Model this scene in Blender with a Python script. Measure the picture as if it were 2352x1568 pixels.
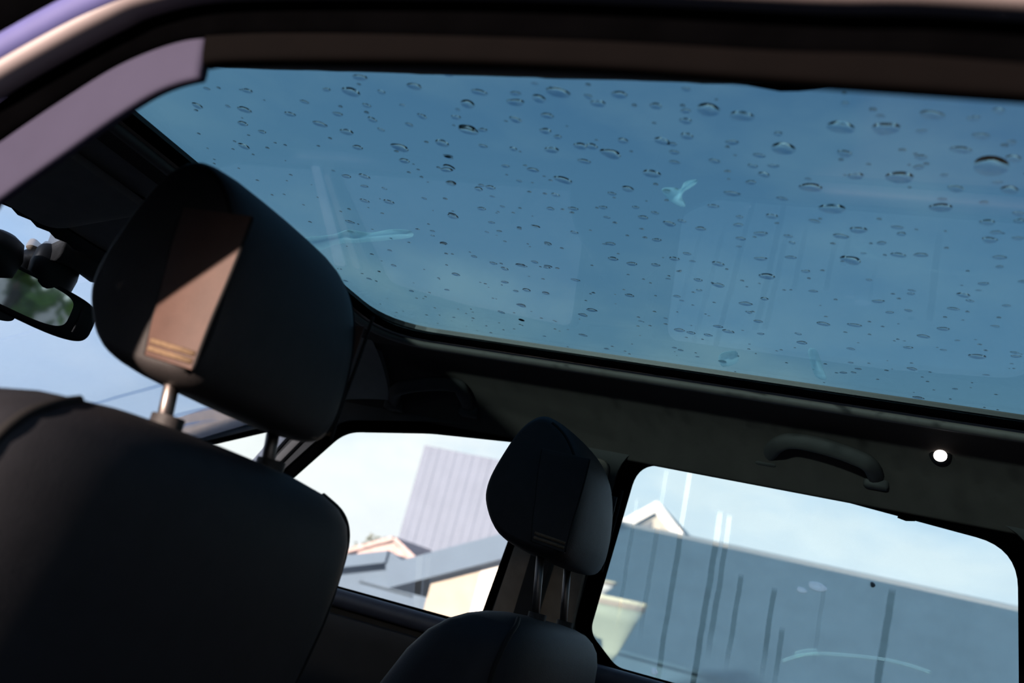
import bpy, bmesh, math, random
from math import sin, cos, radians, pi, sqrt, atan2
from mathutils import Vector, Matrix, noise

for o in list(bpy.data.objects):
    bpy.data.objects.remove(o, do_unlink=True)
scene = bpy.context.scene
col = scene.collection
random.seed(7)

# ------------------------------------------------------------------ camera
# car axes: X to the rear, Y to the far (right) side, Z up
CAM = Vector((.518, -1.035, 1.129)); YAW, PITCH, ROLL, FPX = 23.017, 15.627, 14.908, 2154.0
_y, _p, _r = radians(YAW), radians(PITCH), radians(ROLL)
D = Vector((-sin(_y) * cos(_p), cos(_y) * cos(_p), sin(_p)))
_rt = Vector((cos(_y), sin(_y), 0)); _up = _rt.cross(D)
RT = _rt * cos(_r) + _up * sin(_r); UP = -_rt * sin(_r) + _up * cos(_r)
cam = bpy.data.cameras.new('camera'); cam_o = bpy.data.objects.new('camera', cam); col.objects.link(cam_o)
cam.sensor_width = 36; cam.lens = FPX * 36 / 2352; cam.clip_start = .01; cam.clip_end = 500
cam_o.matrix_world = Matrix(((RT.x, UP.x, -D.x, CAM.x), (RT.y, UP.y, -D.y, CAM.y), (RT.z, UP.z, -D.z, CAM.z), (0, 0, 0, 1)))
cam.dof.use_dof = True; cam.dof.focus_distance = 1.35; cam.dof.aperture_fstop = 4.8
scene.camera = cam_o

# ------------------------------------------------------------------ view, world, sun
vs = scene.view_settings
scene.display_settings.display_device = 'sRGB'
vs.view_transform = 'Standard'; vs.look = 'None'; vs.exposure = 0.0; vs.gamma = 1.0; vs.use_curve_mapping = False

SUN_DIR = Vector((-.262, -.96, .138)).normalized()      # towards the sun
sun = bpy.data.lights.new('sun', 'SUN'); sun.energy = 20.0; sun.angle = radians(2.2); sun.color = (1.0, .80, .68)
sun_o = bpy.data.objects.new('sun', sun); col.objects.link(sun_o)
sun_o.rotation_euler = SUN_DIR.to_track_quat('Z', 'Y').to_euler(); sun_o.location = SUN_DIR * 30

world = bpy.data.worlds.new('sky'); scene.world = world; world.use_nodes = True
wt = world.node_tree; wt.nodes.clear()
def wn(t, **k):
    n = wt.nodes.new(t)
    for a, b in k.items(): setattr(n, a, b)
    return n
w_tc = wn('ShaderNodeTexCoord'); w_sep = wn('ShaderNodeSeparateXYZ'); wt.links.new(w_tc.outputs['Generated'], w_sep.inputs[0])
w_ramp = wn('ShaderNodeValToRGB'); wt.links.new(w_sep.outputs['Z'], w_ramp.inputs[0])
els = w_ramp.color_ramp.elements
els[0].position = 0.0; els[0].color = (1.10, 1.08, 1.08, 1)
els[1].position = 1.0; els[1].color = (.09, .18, .38, 1)
for p_, c_ in ((.10, (1.02, 1.07, 1.10, 1)), (.16, (.80, .93, 1.05, 1)), (.22, (.62, .82, 1.0, 1)), (.34, (.36, .53, .76, 1)), (.6, (.16, .28, .50, 1))):
    e = els.new(p_); e.color = c_
w_map = wn('ShaderNodeMapping'); w_map.inputs['Scale'].default_value = (1.6, 1.6, 4.2); w_map.inputs['Location'].default_value = (3.1, 0.4, .2)
wt.links.new(w_tc.outputs['Generated'], w_map.inputs[0])
w_noi = wn('ShaderNodeTexNoise'); w_noi.inputs['Scale'].default_value = 2.2; w_noi.inputs['Detail'].default_value = 6; w_noi.inputs['Roughness'].default_value = .55
wt.links.new(w_map.outputs[0], w_noi.inputs['Vector'])
w_cr = wn('ShaderNodeValToRGB'); w_cr.color_ramp.elements[0].position = .44; w_cr.color_ramp.elements[1].position = .62
wt.links.new(w_noi.outputs['Fac'], w_cr.inputs[0])
w_fade = wn('ShaderNodeMapRange'); w_fade.inputs['From Min'].default_value = .16; w_fade.inputs['From Max'].default_value = .36
w_fade.inputs['To Min'].default_value = 1; w_fade.inputs['To Max'].default_value = .12
wt.links.new(w_sep.outputs['Z'], w_fade.inputs['Value'])
w_mul = wn('ShaderNodeMath', operation='MULTIPLY'); wt.links.new(w_cr.outputs[0], w_mul.inputs[0]); wt.links.new(w_fade.outputs[0], w_mul.inputs[1])
w_mix = wn('ShaderNodeMixRGB'); w_mix.inputs[2].default_value = (1.15, 1.15, 1.12, 1)
wt.links.new(w_mul.outputs[0], w_mix.inputs[0]); wt.links.new(w_ramp.outputs[0], w_mix.inputs[1])
w_bg = wn('ShaderNodeBackground'); w_bg.inputs['Strength'].default_value = 1.14; wt.links.new(w_mix.outputs[0], w_bg.inputs[0])
w_out = wn('ShaderNodeOutputWorld'); wt.links.new(w_bg.outputs[0], w_out.inputs[0])
scene.cycles.transparent_max_bounces = 24
scene.cycles.max_bounces = 10
scene.cycles.sample_clamp_indirect = 4.0

# ------------------------------------------------------------------ helpers
def ray(px, py):
    return (D + RT * ((px - 1176) / FPX) + UP * ((784 - py) / FPX)).normalized()
def at(px, py, ax, val):
    v = ray(px, py); return CAM + v * ((val - CAM[ax]) / v[ax])
SIDE_S = .275
def side_y(z): return .74 - SIDE_S * (z - 1.05)

def tag(o, label, cat, group=None, kind=None):
    o['label'] = label; o['category'] = cat
    if group: o['group'] = group
    if kind: o['kind'] = kind
    return o
def link(o, parent=None):
    col.objects.link(o)
    if parent is not None: o.parent = parent
    return o
def empty(name, loc=(0, 0, 0), rz=0):
    o = bpy.data.objects.new(name, None); o.location = loc; o.rotation_euler = (0, 0, rz); o.empty_display_size = .05
    return link(o)
def mesh(name, verts, faces, m=None, parent=None, smooth=True, world=True):
    me = bpy.data.meshes.new(name)
    off = Vector((0, 0, 0))
    if parent is not None and world:
        p = parent
        while p is not None: off += p.location; p = p.parent
    me.from_pydata([tuple(Vector(v) - off) for v in verts], [], [tuple(f) for f in faces])
    bm = bmesh.new(); bm.from_mesh(me); bmesh.ops.recalc_face_normals(bm, faces=bm.faces); bm.to_mesh(me); bm.free()
    if smooth:
        me.polygons.foreach_set('use_smooth', [True] * len(me.polygons))
    o = bpy.data.objects.new(name, me)
    if m is not None: me.materials.append(m)
    return link(o, parent)
def auto(o, deg=35):
    me = o.data
    bm = bmesh.new(); bm.from_mesh(me)
    for e in bm.edges:
        e.smooth = len(e.link_faces) == 2 and e.calc_face_angle(0) < radians(deg)
    bm.to_mesh(me); bm.free()
    return o

def catmull(pts, n=8, closed=False):
    P = [Vector(p) for p in pts]; out = []; L = len(P)
    rng = range(L if closed else L - 1)
    for i in rng:
        if closed: p0, p1, p2, p3 = P[(i - 1) % L], P[i], P[(i + 1) % L], P[(i + 2) % L]
        else: p0, p1, p2, p3 = P[max(i - 1, 0)], P[i], P[i + 1], P[min(i + 2, L - 1)]
        for k in range(n):
            t = k / n
            out.append(.5 * ((2 * p1) + (p2 - p0) * t + (2 * p0 - 5 * p1 + 4 * p2 - p3) * t * t + (3 * p1 - p0 - 3 * p2 + p3) * t ** 3))
    if not closed: out.append(P[-1])
    return out
def sweep(path, prof, ref, closed=False, caps=True):
    """path: 3D points; prof: list of (a,b): a along ref x tangent, b along ref"""
    V, F = [], []; L = len(path); n = len(prof); ref = Vector(ref)
    for i, p in enumerate(path):
        if closed: t = path[(i + 1) % L] - path[i - 1]
        else: t = path[min(i + 1, L - 1)] - path[max(i - 1, 0)]
        t.normalize(); a = ref.cross(t)
        if a.length < 1e-4: a = Vector((1, 0, 0)).cross(t)
        a.normalize(); b = t.cross(a).normalized()
        for (u, v) in prof: V.append(p + a * u + b * v)
    for i in range(L if closed else L - 1):
        j = (i + 1) % L
        for k in range(n):
            F.append((i * n + k, i * n + (k + 1) % n, j * n + (k + 1) % n, j * n + k))
    if caps and not closed:
        F.append(tuple(range(n))[::-1]); F.append(tuple((L - 1) * n + k for k in range(n)))
    return V, F
def ell(a, b, n=12, p=2.0):
    out = []
    for k in range(n):
        t = 2 * pi * k / n; c, s = cos(t), sin(t)
        out.append((a * math.copysign(abs(c) ** (2 / p), c), b * math.copysign(abs(s) ** (2 / p), s)))
    return out
def loft(rings, cap=True):
    V, F = [], []; n = len(rings[0])
    for r in rings: V += list(r)
    for i in range(len(rings) - 1):
        for k in range(n):
            F.append((i * n + k, i * n + (k + 1) % n, (i + 1) * n + (k + 1) % n, (i + 1) * n + k))
    if cap:
        F.append(tuple(range(n))[::-1]); F.append(tuple((len(rings) - 1) * n + k for k in range(n)))
    return V, F
def round_poly(pts, rad, n=6):
    out = []; L = len(pts)
    for i in range(L):
        p = Vector(pts[i][:2]); r = pts[i][2] if len(pts[i]) > 2 else rad
        a = (Vector(pts[i - 1][:2]) - p); b = (Vector(pts[(i + 1) % L][:2]) - p)
        la, lb = a.length, b.length; a.normalize(); b.normalize()
        d = min(r, la * .49, lb * .49)
        if d < 1e-5: out.append(p); continue
        p0, p1 = p + a * d, p + b * d
        for k in range(n + 1):
            t = k / n
            out.append(p0 * (1 - t) ** 2 + p * 2 * t * (1 - t) + p1 * t * t)
    return out
def poly_area(p):
    return .5 * sum(p[i - 1][0] * p[i][1] - p[i][0] * p[i - 1][1] for i in range(len(p)))
def offset_poly(p, d):
    s = 1 if poly_area(p) > 0 else -1; L = len(p); out = []
    for i in range(L):
        a = Vector(p[i - 1][:2]); b = Vector(p[i][:2]); c = Vector(p[(i + 1) % L][:2])
        n1 = Vector(((b - a).y, -(b - a).x)); n2 = Vector(((c - b).y, -(c - b).x))
        if n1.length < 1e-7: n1 = n2.copy()
        if n2.length < 1e-7: n2 = n1.copy()
        n1.normalize(); n2.normalize(); m = (n1 + n2)
        if m.length < 1e-6: m = n1.copy()
        m.normalize(); k = max(.5, m.dot(n1))
        out.append(b + m * (d * s / k))
    return out
def plate(name, outer, holes, thick, fn, m, parent=None, bevel=0, smooth=False):
    """flat plate with holes: outlines (u,v), thickness both ways +-thick/2, fn(u,v,w)->xyz"""
    cu = bpy.data.curves.new('outline', 'CURVE'); cu.dimensions = '2D'; cu.fill_mode = 'BOTH'
    cu.extrude = max(thick / 2 - bevel, 0); cu.bevel_depth = bevel; cu.bevel_resolution = 1
    for P in [outer] + list(holes):
        sp = cu.splines.new('POLY'); sp.points.add(len(P) - 1)
        for i, q in enumerate(P): sp.points[i].co = (q[0], q[1], 0, 1)
        sp.use_cyclic_u = True
    tmp = bpy.data.objects.new('outline', cu); col.objects.link(tmp)
    bpy.context.view_layer.update()
    dg = bpy.context.evaluated_depsgraph_get()
    me0 = bpy.data.meshes.new_from_object(tmp.evaluated_get(dg))
    V = [fn(v.co.x, v.co.y, v.co.z) for v in me0.vertices]; F = [tuple(p.vertices) for p in me0.polygons]
    bpy.data.objects.remove(tmp, do_unlink=True); bpy.data.curves.remove(cu); bpy.data.meshes.remove(me0)
    o = mesh(name, V, F, m, parent, smooth=False)
    bm = bmesh.new(); bm.from_mesh(o.data); bmesh.ops.remove_doubles(bm, verts=bm.verts, dist=1e-5)
    bmesh.ops.recalc_face_normals(bm, faces=bm.faces); bm.to_mesh(o.data); bm.free()
    if smooth:
        o.data.polygons.foreach_set('use_smooth', [True] * len(o.data.polygons)); auto(o, 30)
    return o
def box(name, c, s, m, parent=None, bev=.0, rot=None):
    bm = bmesh.new(); bmesh.ops.create_cube(bm, size=1)
    for v in bm.verts: v.co = Vector((v.co.x * s[0], v.co.y * s[1], v.co.z * s[2]))
    if bev: bmesh.ops.bevel(bm, geom=bm.edges[:], offset=bev, segments=3, profile=.5, affect='EDGES')
    if rot is not None: bmesh.ops.transform(bm, matrix=rot, verts=bm.verts)
    V = [v.co + Vector(c) for v in bm.verts]; bm.verts.index_update()
    F = [tuple(v.index for v in f.verts) for f in bm.faces]; bm.free()
    o = mesh(name, V, F, m, parent, smooth=bool(bev))
    if bev: auto(o, 40)
    return o
def on_side(u, v, w):           # side plane of the far wall: u = x, v = z, w = outwards
    return Vector((u, side_y(v) + w, v))

# ------------------------------------------------------------------ materials
def new_mat(name):
    m = bpy.data.materials.new(name); m.use_nodes = True; nt = m.node_tree; nt.nodes.clear()
    out = nt.nodes.new('ShaderNodeOutputMaterial'); return m, nt, out
def surf(name, c, rough=.6, spec=.5, metal=0, var=.12, nscale=40, bump=.0, bscale=300, coat=0, emis=None, estr=0):
    m, nt, out = new_mat(name); N = nt.nodes; L = nt.links
    b = N.new('ShaderNodeBsdfPrincipled'); L.new(b.outputs[0], out.inputs[0])
    tc = N.new('ShaderNodeTexCoord'); no = N.new('ShaderNodeTexNoise'); no.inputs['Scale'].default_value = nscale; no.inputs['Detail'].default_value = 5
    L.new(tc.outputs['Object'], no.inputs['Vector'])
    mr = N.new('ShaderNodeMapRange'); mr.inputs['From Min'].default_value = .3; mr.inputs['From Max'].default_value = .7
    mr.inputs['To Min'].default_value = 1 - var; mr.inputs['To Max'].default_value = 1 + var
    L.new(no.outputs['Fac'], mr.inputs['Value'])
    mx = N.new('ShaderNodeVectorMath'); mx.operation = 'SCALE'; mx.inputs[0].default_value = c[:3]; L.new(mr.outputs[0], mx.inputs['Scale'])
    L.new(mx.outputs[0], b.inputs['Base Color'])
    b.inputs['Roughness'].default_value = rough; b.inputs['Specular IOR Level'].default_value = spec; b.inputs['Metallic'].default_value = metal
    b.inputs['Coat Weight'].default_value = coat
    if bump:
        n2 = N.new('ShaderNodeTexNoise'); n2.inputs['Scale'].default_value = bscale; n2.inputs['Detail'].default_value = 3
        L.new(tc.outputs['Object'], n2.inputs['Vector'])
        bp = N.new('ShaderNodeBump'); bp.inputs['Strength'].default_value = bump; bp.inputs['Distance'].default_value = .002
        L.new(n2.outputs['Fac'], bp.inputs['Height']); L.new(bp.outputs[0], b.inputs['Normal'])
    if emis:
        b.inputs['Emission Color'].default_value = (*emis, 1); b.inputs['Emission Strength'].default_value = estr
    return m
def glass_mat(name, tint, refl=1.0):
    """one face of a tinted pane: transmits its tint, mirrors by angle"""
    m, nt, out = new_mat(name); N = nt.nodes; L = nt.links
    lw = N.new('ShaderNodeLayerWeight'); lw.inputs['Blend'].default_value = .5
    pw = N.new('ShaderNodeMath'); pw.operation = 'POWER'; pw.inputs[1].default_value = 5; L.new(lw.outputs['Facing'], pw.inputs[0])
    ma = N.new('ShaderNodeMath'); ma.operation = 'MULTIPLY_ADD'; ma.inputs[1].default_value = .96 * refl; ma.inputs[2].default_value = .04 * refl
    L.new(pw.outputs[0], ma.inputs[0])
    tr = N.new('ShaderNodeBsdfTransparent'); tr.inputs[0].default_value = (*[sqrt(t) for t in tint], 1)
    gl = N.new('ShaderNodeBsdfGlossy'); gl.inputs['Roughness'].default_value = .02
    mx = N.new('ShaderNodeMixShader'); L.new(ma.outputs[0], mx.inputs[0]); L.new(tr.outputs[0], mx.inputs[1]); L.new(gl.outputs[0], mx.inputs[2])
    L.new(mx.outputs[0], out.inputs[0]); return m
def film_mat(name, color, amount, streaks=(), lean=0.0, axis='XZ', noise_amt=.25, nscale=14):
    """thin dew film: part see-through, part milky; runnels (u, v_top, v_bottom, width) wash it off"""
    m, nt, out = new_mat(name); N = nt.nodes; L = nt.links
    tc = N.new('ShaderNodeTexCoord'); sp = N.new('ShaderNodeSeparateXYZ'); L.new(tc.outputs['Object'], sp.inputs[0])
    def M(op, a, b=None, c=None):
        n = N.new('ShaderNodeMath'); n.operation = op
        for i, x in enumerate((a, b, c)):
            if x is None: continue
            if isinstance(x, (int, float)): n.inputs[i].default_value = x
            else: L.new(x, n.inputs[i])
        return n.outputs[0]
    U = sp.outputs[axis[0]]; Vv = sp.outputs[axis[1]]
    no = N.new('ShaderNodeTexNoise'); no.inputs['Scale'].default_value = nscale; no.inputs['Detail'].default_value = 4; L.new(tc.outputs['Object'], no.inputs['Vector'])
    wig = M('MULTIPLY_ADD', no.outputs['Fac'], .007, -.0035)
    amt = M('MULTIPLY_ADD', no.outputs['Fac'], noise_amt * amount * 2, amount * (1 - noise_amt))
    u2 = M('ADD', M('MULTIPLY_ADD', Vv, -lean, U), wig)
    keep = None
    for (u0, vt, vb, w, k) in streaks:
        dd = M('ABSOLUTE', M('SUBTRACT', u2, u0 - lean * vt))
        a = N.new('ShaderNodeMapRange'); a.interpolation_type = 'SMOOTHSTEP'; a.inputs['From Min'].default_value = w * .35; a.inputs['From Max'].default_value = w * .75
        a.inputs['To Min'].default_value = k; a.inputs['To Max'].default_value = 0; L.new(dd, a.inputs['Value'])
        b = N.new('ShaderNodeMapRange'); b.interpolation_type = 'SMOOTHSTEP'; b.inputs['From Min'].default_value = vt; b.inputs['From Max'].default_value = vt + .012
        b.inputs['To Min'].default_value = 1; b.inputs['To Max'].default_value = 0; L.new(Vv, b.inputs['Value'])
        c = N.new('ShaderNodeMapRange'); c.interpolation_type = 'SMOOTHSTEP'; c.inputs['From Min'].default_value = vb - .05; c.inputs['From Max'].default_value = vb + .03
        L.new(Vv, c.inputs['Value'])
        g = M('SUBTRACT', 1, M('MULTIPLY', a.outputs[0], M('MULTIPLY', b.outputs[0], c.outputs[0])))
        keep = g if keep is None else M('MULTIPLY', keep, g)
    if keep is not None: amt = M('MULTIPLY', amt, keep)
    tr = N.new('ShaderNodeBsdfTransparent'); tl = N.new('ShaderNodeBsdfTranslucent'); tl.inputs[0].default_value = (*color, 1)
    mx = N.new('ShaderNodeMixShader'); L.new(amt, mx.inputs[0]); L.new(tr.outputs[0], mx.inputs[1]); L.new(tl.outputs[0], mx.inputs[2])
    L.new(mx.outputs[0], out.inputs[0]); return m
def water_mat():
    m, nt, out = new_mat('water'); g = nt.nodes.new('ShaderNodeBsdfGlass'); g.inputs['IOR'].default_value = 1.33; g.inputs['Roughness'].default_value = 0.03
    nt.links.new(g.outputs[0], out.inputs[0]); return m

LEATHER = surf('dark_leather', (.018, .016, .016), rough=.55, spec=.15, var=.10, nscale=60, bump=.25, bscale=700)
LEATHER_S = surf('seat_leather', (.010, .010, .012), rough=.6, spec=.15, var=.10, nscale=50, bump=.2, bscale=600)
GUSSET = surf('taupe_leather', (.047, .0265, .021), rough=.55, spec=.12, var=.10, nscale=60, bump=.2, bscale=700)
RAILT = surf('brown_rail_trim', (.0010, .0007, .0007), rough=.9, spec=.03)
APIL = surf('beige_pillar', (.14, .105, .075), rough=.8, spec=.2)
THREAD = surf('tan_thread', (.10, .065, .038), rough=.8, spec=.2, var=.2, nscale=300, bump=.5, bscale=900)
SEAM = surf('seam_thread', (.004, .0035, .0035), rough=.8, spec=.2)
HEADLINER = surf('headliner_cloth', (.048, .041, .037), rough=.95, spec=.1, var=.05, nscale=25, bump=.3, bscale=900)
TRIM = surf('grey_trim', (.10, .090, .083), rough=.7, spec=.3, var=.08, nscale=20, bump=.15, bscale=600)
PILLAR = surf('pillar_trim', (.026, .0238, .042), rough=.75, spec=.08, var=.06, nscale=20, bump=.1, bscale=500)
TRIM_D = surf('charcoal_trim', (.028, .026, .025), rough=.7, spec=.3, var=.1, nscale=20, bump=.15, bscale=600)
RUBBER = surf('black_rubber', (.0005, .0005, .0006), rough=1.0, spec=.0, var=.2, nscale=30)
GLOSSBLK = surf('black_plastic', (.004, .004, .0045), rough=.45, spec=.25)
FLANGE = surf('painted_flange', (.17, .14, .14), rough=.5, spec=.4, var=.05)
PAINT = surf('sky_tinted_paint', (.055, .055, .15), rough=.65, spec=.2, var=.05, coat=0)  # violet-blue sky reflection on the bodywork put into the base colour
STEEL = surf('brushed_steel', (.11, .095, .09), rough=.42, metal=1.0)
SILVER = surf('mirror_silver', (.80, .86, .84), rough=.03, metal=1.0, var=.0)
CARPET = surf('carpet', (.02, .02, .021), rough=1, spec=.1, bump=.5)
BELT = surf('belt_webbing', (.012, .012, .013), rough=.8, spec=.2, bump=.4, bscale=800)
WATER = water_mat()
GL_ROOF = glass_mat('roof_glass', (.225, .40, .45), 1.0)
GL_CLEAR = glass_mat('door_glass', (.92, .97, .96), .6)
GL_REAR = glass_mat('privacy_glass', (.80, .95, 1.0), .6)
GL_WIND = glass_mat('windscreen_glass', (.46, .58, .74), .6)
PATCH = film_mat('water_smear_film', (.50, .78, .88), .45, noise_amt=.35, nscale=40)

# ================================================================== SETTING: the cabin
GX0, GX1, GY0, GY1, GZ = -.345, 1.35, -.405, .425, 1.56          # opening of the glass roof
ROOF_HOLE = round_poly([(GX0, GY0, .02), (GX1, GY0), (GX1, GY1), (GX0, GY1)], .085, 8)

def flat(z0): return lambda u, v, w: Vector((u, v, z0 + w))
# headliner around the roof opening
hl_outer = [(-.36, -.475), (1.62, -.475), (1.62, .475), (-.36, .475)]
hl_outer = [(-.42, -.475), (1.62, -.475), (1.62, .475), (-.42, .475)]
ceiling = plate('ceiling', hl_outer, [offset_poly(ROOF_HOLE, .030)], .014, flat(1.553), HEADLINER)
tag(ceiling, 'dark cloth headliner around the glass roof opening', 'ceiling', kind='structure')
def rail(name, prof, x0, x1, m, parent, nx=24, drop=None, thick=.012, ydir=1):
    """prof: (y,z) from the glass outwards; swept along the car"""
    P = catmull([(0, a, b) for a, b in prof], 6)
    rings = []
    for i in range(nx + 1):
        x = x0 + (x1 - x0) * i / nx; ring = []
        dz = drop(x) if drop else 0
        for q in P: ring.append(Vector((x, q.y, q.z + dz)))
        for q in reversed(P): ring.append(Vector((x, q.y + ydir * thick, q.z + thick + dz)))
        rings.append(ring)
    V, F = loft(rings)
    return mesh(name, V, F, m, parent)
rail('rail_panel', [(.462, 1.551), (.51, 1.540), (.56, 1.512), (.603, 1.475), (.636, 1.442)], -.66, 1.62, HEADLINER, ceiling)
rail('rail_panel', [(-.462, 1.551), (-.50, 1.540), (-.54, 1.512), (-.572, 1.482), (-.588, 1.456)], -.66, 1.62, HEADLINER, ceiling, ydir=-1)
# front section, sloping down to the windscreen header
def header_x(y): return -.652 + .13 * (abs(y) / .6) ** 2
def front_z(x): return 1.551 - .075 * (max(0, -.40 - x) / .30) ** 1.5
V, F = [], []
NYF, NXF = 28, 10
for lay in (0, 1):
    for j in range(NYF + 1):
        y = -.60 + 1.20 * j / NYF
        for i in range(NXF + 1):
            x = -.40 + (header_x(y) + .40) * i / NXF
            z = front_z(x) - .085 * max(0, (abs(y) - .44) / .16) ** 1.6
            V.append((x, y, z + .012 * lay))
nn = (NYF + 1) * (NXF + 1)
for j in range(NYF):
    for i in range(NXF):
        a = j * (NXF + 1) + i; q = (a, a + 1, a + NXF + 2, a + NXF + 1)
        F.append(q); F.append(tuple(nn + k for k in reversed(q)))
fp = mesh('front_panel', V, F, surf('front_headliner_cloth', (.24, .23, .22), rough=.95, spec=.1, var=.05), ceiling)
# lighter inner rim of the roof opening and the black gasket between rim and glass
rimP = [Vector((p[0], p[1], 1.548)) for p in offset_poly(ROOF_HOLE, .022)]
V, F = sweep(rimP, ell(.0105, .007, 10), (0, 0, 1), closed=True)
mesh('opening_rim', V, F, TRIM, ceiling)
gas = []
for i, p in enumerate(offset_poly(ROOF_HOLE, .004)):
    gas.append(Vector((p[0], p[1], 1.5595)))
# dense gasket path with its small lumps and nicks along the near edge
dense = []
for i in range(len(gas)):
    a, b = gas[i], gas[(i + 1) % len(gas)]
    n = max(1, int((b - a).length / .012))
    for k in range(n): dense.append(a.lerp(b, k / n))
lump = at(1810, 195, 2, 1.56)
for p in dense:
    q = .0012 * noise.noise(Vector((p.x * 40, p.y * 40, 3))) + .0012 * noise.noise(Vector((p.x * 110, p.y * 110, 9)))
    s = 1 if p.y < 0 else -1
    p.y += s * q
    if p.y < -.3: p.y += .009 * math.exp(-((p.x - lump.x) / .022) ** 2)
V, F = sweep(dense, ell(.011, .006, 8), (0, 0, 1), closed=True)
mesh('roof_gasket', V, F, RUBBER, ceiling)
# outer roof skin, keeps the sky out
skin = plate('roof_skin', [(-.70, -.60), (1.65, -.60), (1.65, .60), (-.70, .60)], [offset_poly(ROOF_HOLE, .02)], .008, flat(1.578), GLOSSBLK, ceiling)
# seam of the front headliner panel
for a, b in (((120, 322), (345, 455)),):
    pa, pb = at(*a, 2, 1.546), at(*b, 2, 1.546)
    pa.z = front_z(pa.x) - .001; pb.z = front_z(pb.x) - .001
    path = [pa.lerp(pb, k / 12) for k in range(13)]
    for p in path: p.z = front_z(p.x) - .0005
    V, F = sweep(path, ell(.003, .002, 6), (0, 0, 1)); mesh('panel_seam', V, F, RUBBER, ceiling)

# glass roof
win_roof = plate('window_1', offset_poly(ROOF_HOLE, .012), [], .005, flat(1.5665), GL_ROOF)
tag(win_roof, 'tinted blue panoramic glass roof speckled with raindrops', 'glass roof', kind='structure')

# ------------------------------------------------------------------ far side wall, windows
def sidept(px, py):
    v = ray(px, py); n = Vector((0, 1, SIDE_S)); t = (.74 + SIDE_S * 1.05 - CAM.dot(n)) / v.dot(n); p = CAM + v * t
    return (p.x, p.z)
W_REAR = round_poly([(.128, 1.085, .015), (.069, 1.132, .02), (.112, 1.446, .045), (.445, 1.447, .02), (.738, 1.424, .06), (.775, 1.16, .05), (.770, 1.085, .03)], .02, 8)
W_FRONT = round_poly([(-.80, 1.092, .02), (-.629, 1.275, .0), (-.515, 1.395, .035), (-.32, 1.4245, .02), (-.143, 1.438, .02), (-.078, 1.443, .02), (-.115, 1.257, .01), (-.150, 1.092, .02)], .02, 8)
W_QUART = round_poly([(-1.42, 1.090, .03), (-.857, 1.308, .02), (-.682, 1.3725, .014), (-.662, 1.368, .012), (-.875, 1.090, .03)], .02, 6)
side_outer = [(-1.80, .93), (-.949, 1.335), (-.86, 1.378), (-.74, 1.430), (-.62, 1.462), (-.30, 1.464), (1.62, 1.462), (1.62, .30), (-1.80, .30)]
wall_r = plate('wall_right', side_outer, [offset_poly(W_REAR, .030), offset_poly(W_FRONT, .020), offset_poly(W_QUART, .006)], .018, lambda u, v, w: on_side(u, v, w + .006), TRIM_D)
tag(wall_r, 'far side cabin wall with charcoal pillar and door trim', 'side wall', kind='structure')
for wp, o in ((W_REAR, .034), (W_FRONT, .024), (W_QUART, .010)):
    plate('window_seal', offset_poly(wp, o), [wp], .012, lambda u, v, w: on_side(u, v, w + .010), RUBBER, wall_r)
# small nicks on the rubber above the rear window
for q in ((1605, 1079), (2082, 1191)):
    u, v = sidept(*q)
    V, F = sweep([Vector((u - .013, side_y(v) + .008, v + .004)), Vector((u, side_y(v) + .008, v + .0015)), Vector((u + .013, side_y(v) + .008, v + .004))], ell(.004, .004, 8), (0, 1, 0))
    mesh('seal_lump', V, F, RUBBER, wall_r)
# trim over the far B pillar, standing proud of the wall
bp_outer = round_poly([(-.125, 1.055), (.030, 1.055), (.058, 1.428), (-.055, 1.432)], .012, 4)
plate('pillar_cover', bp_outer, [], .020, lambda u, v, w: on_side(u, v, w - .006), surf('brown_pillar_vinyl', (.14, .115, .095), rough=.85, spec=.1), wall_r, bevel=.006, smooth=True)
# sills and door cards below the windows
def bar(name, pts, prof, m, parent):
    V, F = sweep(catmull([Vector(p) for p in pts], 6), prof, (0, 0, 1)); o = mesh(name, V, F, m, parent); return auto(o, 50)
bar('door_sill', [(-1.5, side_y(1.07) - .012, 1.068), (-.6, side_y(1.07) - .014, 1.070), (-.02, side_y(1.07) - .016, 1.068)], ell(.022, .018, 12, 3), surf('sill_vinyl', (.030, .032, .045), rough=.55, spec=.4), wall_r)
bar('door_sill', [(.06, side_y(1.07) - .016, 1.064), (.5, side_y(1.07) - .014, 1.064), (1.2, side_y(1.07) - .012, 1.072)], ell(.022, .018, 12, 3), bpy.data.materials['sill_vinyl'], wall_r)
plate('door_card', round_poly([(-1.3, .42), (-.06, .42), (-.06, 1.030), (-1.3, 1.030)], .04), [], .04, lambda u, v, w: on_side(u, v, w - .030), TRIM_D, wall_r, bevel=.01, smooth=True)
plate('door_card', round_poly([(.05, .42), (1.15, .42), (1.15, 1.030), (.05, 1.030)], .04), [], .04, lambda u, v, w: on_side(u, v, w - .030), TRIM_D, wall_r, bevel=.01, smooth=True)
# slanted pillar strips at the front corner
def strip(name, quad, m, th=.012, off=-.008):
    plate(name, round_poly(quad, .006, 3), [], th, lambda u, v, w: on_side(u, v, w + off), m, wall_r, bevel=.003, smooth=True)
strip('front_pillar', [(-1.60, 1.045), (-.949, 1.338), (-.86, 1.380), (-.66, 1.452), (-.60, 1.440), (-.675, 1.398), (-.87, 1.325), (-1.50, 1.062)], APIL)
strip('quarter_post', [(-.865, 1.095), (-.655, 1.372), (-.630, 1.372), (-.845, 1.095)], surf('grey_post', (.20, .21, .24), rough=.5, spec=.4))
strip('door_frame_strip', [(-.815, 1.12), (-.605, 1.372), (-.590, 1.375), (-.803, 1.12)], TRIM)

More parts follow.
